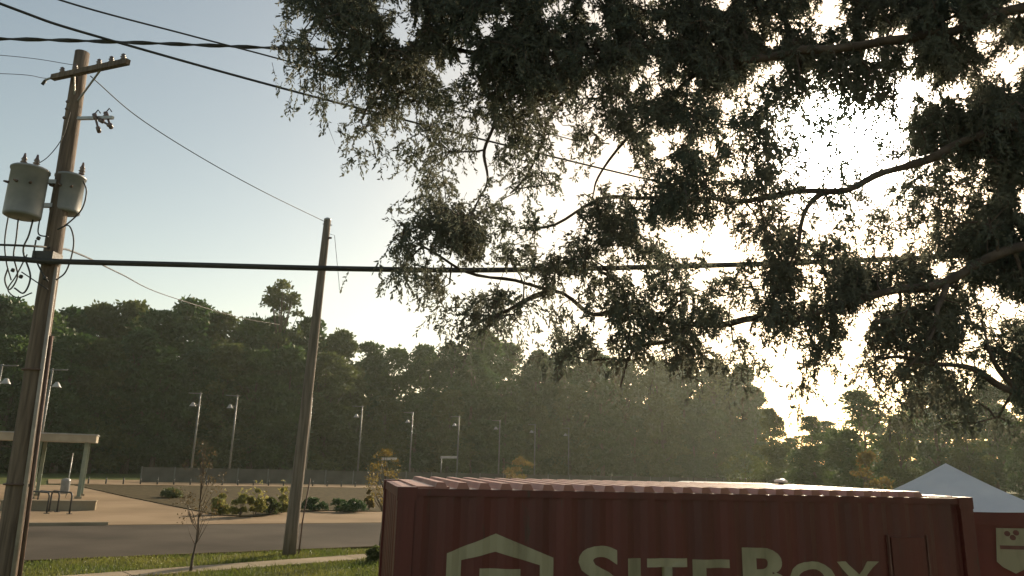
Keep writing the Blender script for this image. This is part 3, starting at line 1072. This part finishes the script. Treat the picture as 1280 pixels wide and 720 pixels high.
rg = random.Random(12)
skyline = [(-60, 372), (-20, 368), (15, 376), (60, 392), (95, 388), (132, 383), (172, 380), (206, 392), (240, 377), (282, 394), (318, 401), (352, 398), (392, 400), (428, 416), (466, 431),
           (500, 438), (532, 434), (566, 431), (600, 416), (640, 432), (676, 441), (708, 438), (742, 440), (782, 452), (818, 452), (856, 448), (892, 452), (928, 456)]


def ytree(px):
    return 98 + max(0, px) * .072


for i, (x, y) in enumerate(skyline):
    place_tree(x + rg.uniform(-4, 4), y, ytree(x) + rg.uniform(0, 9), rg.randrange(7), rg.uniform(0, 6.28), rg.uniform(.95, 1.2))
for i in range(27):                                    # the lower front rank
    x = -50 + i * 38
    k = min(range(len(skyline)), key=lambda q: abs(skyline[q][0] - x))
    place_tree(x + rg.uniform(-8, 8), skyline[k][1] + rg.uniform(28, 75), ytree(x) - 8 + rg.uniform(-2, 3), rg.randrange(7), rg.uniform(0, 6.28), rg.uniform(1.1, 1.4), rank='front')
for i in range(14):                                    # and a farther rank that closes the gaps
    x = -40 + i * 72
    k = min(range(len(skyline)), key=lambda q: abs(skyline[q][0] - x))
    place_tree(x, skyline[k][1] + rg.uniform(6, 22), ytree(x) + 17, rg.randrange(7), rg.uniform(0, 6.28), 1.3, rank='back')

for i, (x, y) in enumerate(((985, 548), (1030, 528), (1085, 518), (1140, 505), (1190, 512), (1240, 505), (1290, 500), (1340, 490))):
    place_tree(x, y, 118 + 3 * (i % 3), rg.randrange(7), rg.uniform(0, 6.28), 1.5, rank='back')

# the airy tree standing up over the wood
cm_, cen, rad = crown_mesh(77, 24, 4.6, 5200, .55, 'leafC', z_lo=.45, blobs=26, airy=.6)
p = at(357, 354, 124)
t_ = thing('tall_tree', 'thin-crowned tree rising above the rest of the wood behind the plain pole', 'tree', (p.x, 124, 0))
for nme, me in (('crown', cm_), ('trunk', trunk_mesh(78, 24, 4.6, cen, nl=20))):
    o = link(nme, me, 'bark' if nme == 'trunk' else None, t_); s_ = p.z / 24; o.scale = (s_, s_, s_)

# trees on the right, nearer and apart
place_tree(1070, 490, 74, 4, 1.0, 1.25, 'round_tree', 'round leafy tree in the gap right behind the container roof')
place_tree(1012, 522, 82, 1, 2.0, 1.2, 'round_tree', 'lower bushy tree beside the bright gap in the woods')
place_tree(962, 512, 96, 3, 4.0, 1.0, 'round_tree', 'lower tree at the edge of the wood before the bright gap')
for x, y, Y, v, lab in ((1160, 448, 92, 5, 'tall thin tree behind the tent peak'), (1230, 470, 88, 2, 'dark tall tree right of the tent peak'), (1300, 455, 84, 6, 'olive tall tree past the tent'),
                        (1205, 520, 70, 3, 'olive lower tree just over the tent'), (1120, 520, 70, 6, 'olive bush-like tree left of the tent peak'), (1275, 530, 66, 0, 'dark lower tree past the tent corner'),
                        (1350, 500, 70, 1, 'mid green tree far past the tent')):
    place_tree(x, y, Y, v, x * .7, .95, 'edge_tree', lab)


def small_tree(name, label, base, h, r, seed, n_leaf, leaf, mtl, z_lo=.4, airy=.7, trunk_r=.03, blobs=14, nl=12):
    cm_, cen, rad = crown_mesh(seed, h, r, n_leaf, leaf, mtl, z_lo=z_lo, blobs=blobs, airy=airy)
    t_ = thing(name, label, 'tree', base)
    link('crown', cm_, None, t_)
    link('trunk', trunk_mesh(seed + 1, h, r, cen, nl=nl, rmax=trunk_r), 'bark', t_)
    return t_


b_ = Vector((*g(238, 717), 0)); h_ = at(262, 552, b_.y).z
small_tree('sapling', 'slender sapling with sparse rust-brown leaves by the sidewalk', b_, h_, .78, 35, 650, .055, 'leafR', .36, 1.0, .032, 44, 26)
b_ = Vector((*g(474, 699), 0)); h_ = at(478, 562, b_.y).z
small_tree('sapling', 'slender sapling with yellowing leaves beside the container corner', b_, h_, .70, 47, 1100, .065, 'leafY', .46, .9, .045, 36, 22)
for x, y, Y, r_, mtl, lab, sd_ in ((652, 572, 84, 1.9, 'leafY', 'low yellow-green tree behind the container by the fence', 51), (1082, 566, 48, 1.6, 'leafO', 'small orange-leaved tree behind the container', 53),
                                   (930, 566, 76, 3.2, 'leafC', 'broad olive bush behind the container', 55)):
    p = at(x, y, Y)
    small_tree('small_tree', lab, (p.x, Y, 0), p.z, r_, sd_, 1500, .22, mtl, .15, .4, .06, 18, 8)

# dark undergrowth along the foot of the wood
rg2 = np.random.default_rng(8)
n = 60000
u = rg2.uniform(-80, 1300, n)
Yu = 92 + np.maximum(0, u) * .072 + rg2.uniform(0, 14, n)
Xu = np.array([at(a, 600, b).x for a, b in zip(u[::1], Yu)])
hu = 4.2 + 3.5 * np.array([mnoise.noise((x * .12, y * .12, 1)) for x, y in zip(Xu, Yu)])
Zu = rg2.uniform(0, 1, n) ** .8 * np.maximum(hu, .6)
tag(quads('undergrowth', leaf_quads(rg2, np.stack([Xu, Yu, Zu], 1), rnd_dirs(rg2, n), .75, .5), 'leafA'), 'dark undergrowth along the foot of the wood', 'undergrowth', kind='stuff')


# shrubs and flowers in the planting bed
def shrub(px, py, hpx, wpx, seed, mtl, label, flowers=0, name='shrub', group=None):
    b_ = Vector((*g(px, py, .06), .06))
    k = b_.y / F
    h, r = hpx * k, wpx * k / 2
    cm_, cen, rad = crown_mesh(seed, h, r, int(260 + 90 * wpx), .11, mtl, z_lo=.05, blobs=12, airy=.3, name='foliage')
    t_ = thing(name, label, 'shrub', b_, seed, group)
    link('foliage', cm_, None, t_)
    mb = MB()
    for i in range(6):
        c = Vector(cen[i]); mb.tube([(0, 0, 0), c * .5, c], [.02, .015, .006], 5)
    mb.build('stem', 'bark', t_)
    if flowers:
        rgf = np.random.default_rng(seed)
        ps = np.array(cen)[rgf.integers(0, 12, flowers)] + rnd_dirs(rgf, flowers) * r * .45
        ps[:, 2] = np.abs(ps[:, 2]) + h * .25
        fl = np.concatenate([leaf_quads(rgf, ps, rnd_dirs(rgf, flowers), .13, .10) for _ in range(3)])
        quads('blossom', fl, 'flower', t_)
    return t_


SG = 'shrubs in the planting bed'
shrub(278, 642, 22, 30, 61, 'shrub', 'low green shrub at the tip of the planting bed', 6, group=SG)
shrub(300, 645, 24, 26, 62, 'shrub', 'green shrub with a few yellow blossoms near the bed tip', 14, group=SG)
shrub(318, 645, 30, 24, 63, 'shrub', 'tallest yellow-flowering shrub in the middle of the bed', 34, group=SG)
shrub(337, 643, 18, 28, 64, 'leafC', 'flat olive shrub between two flowering shrubs in the bed', 0, group=SG)
shrub(352, 641, 28, 22, 65, 'shrub', 'yellow-flowering shrub close to the plain pole', 30, group=SG)
shrub(392, 638, 13, 34, 66, 'leafA', 'dark low clipped shrub past the plain pole', 0, group=SG)
shrub(432, 639, 13, 50, 67, 'leafA', 'wide dark low shrub towards the yellow sapling', 0, group=SG)
shrub(461, 637, 22, 14, 68, 'leafO', 'small orange-tinged shrub beside the yellow sapling', 4, group=SG)
shrub(470, 701, 13, 22, 69, 'leafC', 'tuft of weeds at the foot of the yellow sapling', 0)
shrub(215, 622, 10, 40, 70, 'leafC', 'dry low shrub at the upper bend of the bed', 0, group=SG)

# ------------------------------------------------------------------ the big cedar over the container
DM = '''
28999999969989999778999888
17578999999989999966888666
04756888875878877665667888
00476646543788654434688999
00033454542567654323577999
00000444442146654443346889
00002674567756544454346888
00006996568875455543457888
00016766576445566666778888
00000245367655677777766666
00000056257666666555566666
00000000034444445433555666
00000000001000021102344555
00000000000000000001223333
'''.split()
GRID = np.array([[int(c) for c in r_] for r_ in DM], float)
COVER = np.array([0, .10, .22, .34, .47, .60, .72, .82, .92, .985])


def tau(px, py):
    fx, fy = (px - 340) / 40, (py - 20) / 40
    if fy < 0:
        v = np.interp(min(max(fx, -3), 30), [-3, -1, 0, 3, 22, 30], [0, 1, 4, 8, 8, 7]) if fy < -1 else None
        if v is not None:
            return -math.log(1 - np.interp(v, range(10), COVER)) * (1 if fy > -5 else .5)
        fy = 0
    if fx < 0 or fy > GRID.shape[0] - 1:
        return 0
    fx = min(fx, GRID.shape[1] - 1.001)
    fy = min(fy, GRID.shape[0] - 1.001)
    i, j = int(fy), int(fx)
    a, b = fy - i, fx - j
    v = (GRID[i, j] * (1 - a) * (1 - b) + GRID[i, j + 1] * (1 - a) * b + GRID[i + 1, j] * a * (1 - b) + GRID[i + 1, j + 1] * a * b)
    return -math.log(1 - float(np.interp(v, range(10), COVER)))


def cedar_depth(px, py, r_):
    return 6.9 + .9 * mnoise.noise((px / 260, py / 260, 3.3)) - (px - 800) / 1000 * .5 + r_


trunk_base = Vector((7.4, 5.2, 0))
cedar = thing('cedar_tree', 'large old cedar whose feathery limbs hang over the container against the sun', 'tree', trunk_base)


def crel(p):
    return Vector(p) - trunk_base


limbs_px = [
    [(1500, 250, 5.6), (1360, 290, 5.8), (1280, 312, 6.0), (1180, 345, 6.2), (1060, 378, 6.4), (960, 399, 6.5), (860, 402, 6.7), (760, 388, 6.9), (690, 368, 7.0), (600, 345, 7.1), (530, 315, 7.1)],
    [(1480, 60, 5.6), (1290, 140, 5.9), (1190, 185, 6.1), (1110, 214, 6.3), (1030, 246, 6.5), (930, 250, 6.7), (800, 251, 6.9), (730, 262, 7.0), (650, 290, 7.1)],
    [(1480, -100, 5.6), (1280, 10, 5.8), (1100, 55, 6.0), (900, 70, 6.3), (760, 60, 6.6), (640, 72, 6.9), (520, 60, 7.1), (430, 95, 7.2), (390, 60, 7.3)],
    [(1500, 470, 5.9), (1360, 510, 6.0), (1280, 494, 6.2), (1216, 462, 6.3), (1150, 456, 6.4), (1090, 446, 6.4)],
    [(1480, -320, 5.6), (1200, -150, 6.2), (900, -110, 6.8), (640, -80, 7.2), (460, -40, 7.4)],
]
subs_px = [
    [(1030, 246, 6.5), (1000, 282, 6.45), (978, 330, 6.45), (965, 396, 6.5)],
    [(640, 72, 6.9), (618, 135, 6.9), (604, 190, 6.85), (611, 225, 6.85), (594, 262, 6.9)],
    [(900, 70, 6.3), (850, 110, 6.5), (790, 160, 6.6), (752, 215, 6.8), (735, 262, 7.0)],
    [(760, 60, 6.6), (700, 130, 6.8), (676, 195, 6.9), (640, 240, 6.9)],
    [(520, 60, 7.1), (470, 110, 7.15), (450, 150, 7.15)],
    [(860, 402, 6.7), (830, 425, 6.6), (795, 440, 6.6), (783, 480, 6.6)],
    [(690, 368, 7.0), (640, 392, 6.9), (590, 410, 6.9)],
    [(1180, 345, 6.2), (1160, 410, 6.1), (1120, 470, 6.1)],
    [(1280, 494, 6.2), (1240, 440, 6.2), (1225, 400, 6.3)],
]
nodes, parent, rad0 = [], [], []
tz = [(0, .42), (1.2, .34), (3, .30), (5, .26), (7, .21), (9.5, .14), (12.5, .05)]
mbw = MB()
mbw.tube([(.06 * math.sin(z), .05 * math.cos(1.3 * z), z) for z, _ in tz], [r_ for _, r_ in tz], 14)
mbw.build('trunk', 'cedarbark', cedar, True)


def add_limb(P, r0, r1, nme='limb'):
    sm = catmull(P, 6)
    sm = [q + Vector((mnoise.noise(q * 2.2), mnoise.noise(q * 2.2 + Vector((9, 9, 9))), mnoise.noise(q * 2.2 + Vector((4, 1, 7))))) * .10 for q in sm]
    rr = [(r0 + (r1 - r0) * (k / (len(sm) - 1)) ** .7) * (1 + .25 * mnoise.noise(sm[k] * 5)) for k in range(len(sm))]
    MB().tube([crel(q) for q in sm], rr, 8).build(nme, 'cedarbark', cedar, True)
    for q, r_ in zip(sm, rr):
        nodes.append(q)
    return sm


for L_ in limbs_px:
    P = [at(*p) for p in L_]
    s_ = Vector((trunk_base.x, trunk_base.y, max(1.2, P[0].z - .7)))
    add_limb([s_, s_.lerp(P[0], .5) + Vector((0, 0, .1))] + P, .072, .012)
for L_ in subs_px:
    add_limb([at(*p) for p in L_], .032, .007, 'branch')
n_limb = len(nodes)

# foliage positions, in clusters
rgc = np.random.default_rng(21)
sp, keep_nodes = [], []
SPRAYS = 48000
tries = 0
while len(sp) < SPRAYS and tries < 1500000:
    tries += 1
    x, y = rgc.uniform(315, 1480), rgc.uniform(-170, 570)
    t_ = tau(x, y)
    if t_ <= 0: continue
    if t_ < .75: t_ *= .72
    nz = .5 + .46 * mnoise.fractal((x / 52, y / 44, 1.7), 1.0, 2.1, 2) + .30 * mnoise.fractal((x / 15, y / 19, 5.2), 1.0, 2.0, 2)
    t_ *= max(0.0, (nz - .31)) * 3.8 * (1 + .35 * min(1, max(0, (x - 1000) / 150))) * (.5 if (y < -40 or x > 1330) else 1)
    if rgc.uniform(0, 4.6) < t_:
        Y = cedar_depth(x, y, rgc.normal(0, .42))
        sp.append(at(x, y, max(5.0, min(8.6, Y))))
SP = np.array([tuple(p) for p in sp])
sel = []
for i in range(len(SP)):
    if len(sel) >= 1500: break
    if not sel or np.min(np.linalg.norm(SP[sel] - SP[i], axis=1)) > .15:
        sel.append(i)
allp = np.array([tuple(p) for p in nodes] + [tuple(SP[i]) for i in sel])
NN = len(allp)
cost = np.full(NN, 1e9); par = np.full(NN, -1); plen = np.zeros(NN); done = np.zeros(NN, bool)
done[:n_limb] = True
for i in range(n_limb, NN):
    dd = np.linalg.norm(allp[:n_limb] - allp[i], axis=1)
    j = int(np.argmin(dd)); cost[i] = dd[j]; par[i] = j
order = []
for _ in range(NN - n_limb):
    c_ = np.where(done, 1e9, cost)
    i = int(np.argmin(c_))
    done[i] = True
    order.append(i)
    plen[i] = plen[par[i]] + np.linalg.norm(allp[i] - allp[par[i]])
    dd = np.linalg.norm(allp - allp[i], axis=1) + .22 * plen[i]
    better = (~done) & (dd < cost)
    cost[better] = dd[better]; par[better] = i
desc = np.ones(NN)
for i in reversed(order):
    if par[i] >= n_limb: desc[par[i]] += desc[i]
tw = MB()
for i in order:
    a, b = Vector(allp[par[i]]), Vector(allp[i])
    L_ = (b - a).length
    ra = .0042 * desc[i] ** .5 + .0018
    rb_ = ra * .75
    jit = lambda: Vector(rgc.normal(0, .09, 3)) * L_
    m1 = a.lerp(b, .33) + jit() + Vector((0, 0, .04 * L_)); m2 = a.lerp(b, .68) + jit() + Vector((0, 0, .03 * L_))
    tw.tube([crel(a), crel(m1), crel(m2), crel(b)], [min(ra, .028), min(ra, .026) * .95, rb_ * .95, min(rb_, .024)], 4, False)
# thin bare hanging twigs
for k in range(150):
    i = order[int(rgc.integers(0, len(order)))]
    a = Vector(allp[i])
    ln = rgc.uniform(.15, .6)
    dx = Vector((rgc.normal(0, .3), rgc.normal(0, .3), -1)).normalized() * ln
    tw.tube([crel(a), crel(a + dx * .5 + Vector((rgc.normal(0, .03), rgc.normal(0, .03), 0))), crel(a + dx)], [.004, .003, .0015], 4, False)
tag(tw.build('twigs', 'cedarbark', cedar), kind='stuff')

# sprays: short drooping stems carrying many small scale-like leaves
nodeP = allp
LEAF = 16
pos_l, dir_l = [], []
stem = MB()
tb = np.array(tuple(trunk_base))
for k, p in enumerate(SP):
    dvec = nodeP - p
    j = int(np.argmin(np.einsum('ij,ij->i', dvec, dvec) + 1e-9))
    out_d = p - nodeP[j]
    nn_ = np.linalg.norm(out_d)
    out_d = out_d / nn_ if nn_ > .02 else rgc.normal(size=3)
    ax = out_d * .55 + rgc.normal(0, .45, 3) + np.array([0, 0, -.55])
    ax /= np.linalg.norm(ax)
    sl_ = rgc.uniform(.07, .17)
    u_ = np.linspace(-.35, .65, LEAF)[:, None] + rgc.normal(0, .03, (LEAF, 1))
    bend = np.array([0, 0, -.25]) * sl_ * (u_ + .35) ** 2
    pos_l.append(p + ax * u_ * sl_ + bend + rgc.normal(0, .004, (LEAF, 3)))
    dl = ax + rgc.normal(0, .48, (LEAF, 3))
    dir_l.append(dl / np.linalg.norm(dl, axis=1, keepdims=True))
    if k % 2 == 0:
        a_, b_ = (nodeP[j] if nn_ < .16 else p - ax * sl_ * .8) - tb, p + ax * sl_ * .5 - tb
        sd_ = np.cross(ax, (0.3, .8, .5)); sd_ *= .0022 / (np.linalg.norm(sd_) + 1e-9)
        s2_ = np.cross(ax, sd_)
        stem.add([a_ + sd_ * 1.3, a_ - sd_ + s2_, a_ - sd_ - s2_, b_], [(0, 1, 3), (1, 2, 3), (2, 0, 3)])
tag(stem.build('spray_stems', 'cedarbark', cedar), kind='stuff')
pos_l, dir_l = np.concatenate(pos_l), np.concatenate(dir_l)
lf = leaf_quads(rgc, pos_l, dir_l, .046, .0175) - tb
tag(quads('foliage', lf, 'cedar', cedar), kind='stuff')

# ------------------------------------------------------------------ morning haze
hz = MB().box(-600, 600, -40, 700, -1.0, 46).build('haze', None)
hm = bpy.data.materials.new('haze_air')
hm.use_nodes = True
ht = hm.node_tree
ht.nodes.remove(ht.nodes['Principled BSDF'])
hv = ht.nodes.new('ShaderNodeVolumePrincipled')
hv.inputs['Color'].default_value = (.86, .96, .84, 1)
hv.inputs['Density'].default_value = .00027
hv.inputs['Anisotropy'].default_value = .55
ht.links.new(hv.outputs[0], ht.nodes['Material Output'].inputs['Volume'])
hz.data.materials.append(hm)
tag(hz, 'thin pale morning haze filling the air', 'haze', kind='stuff')
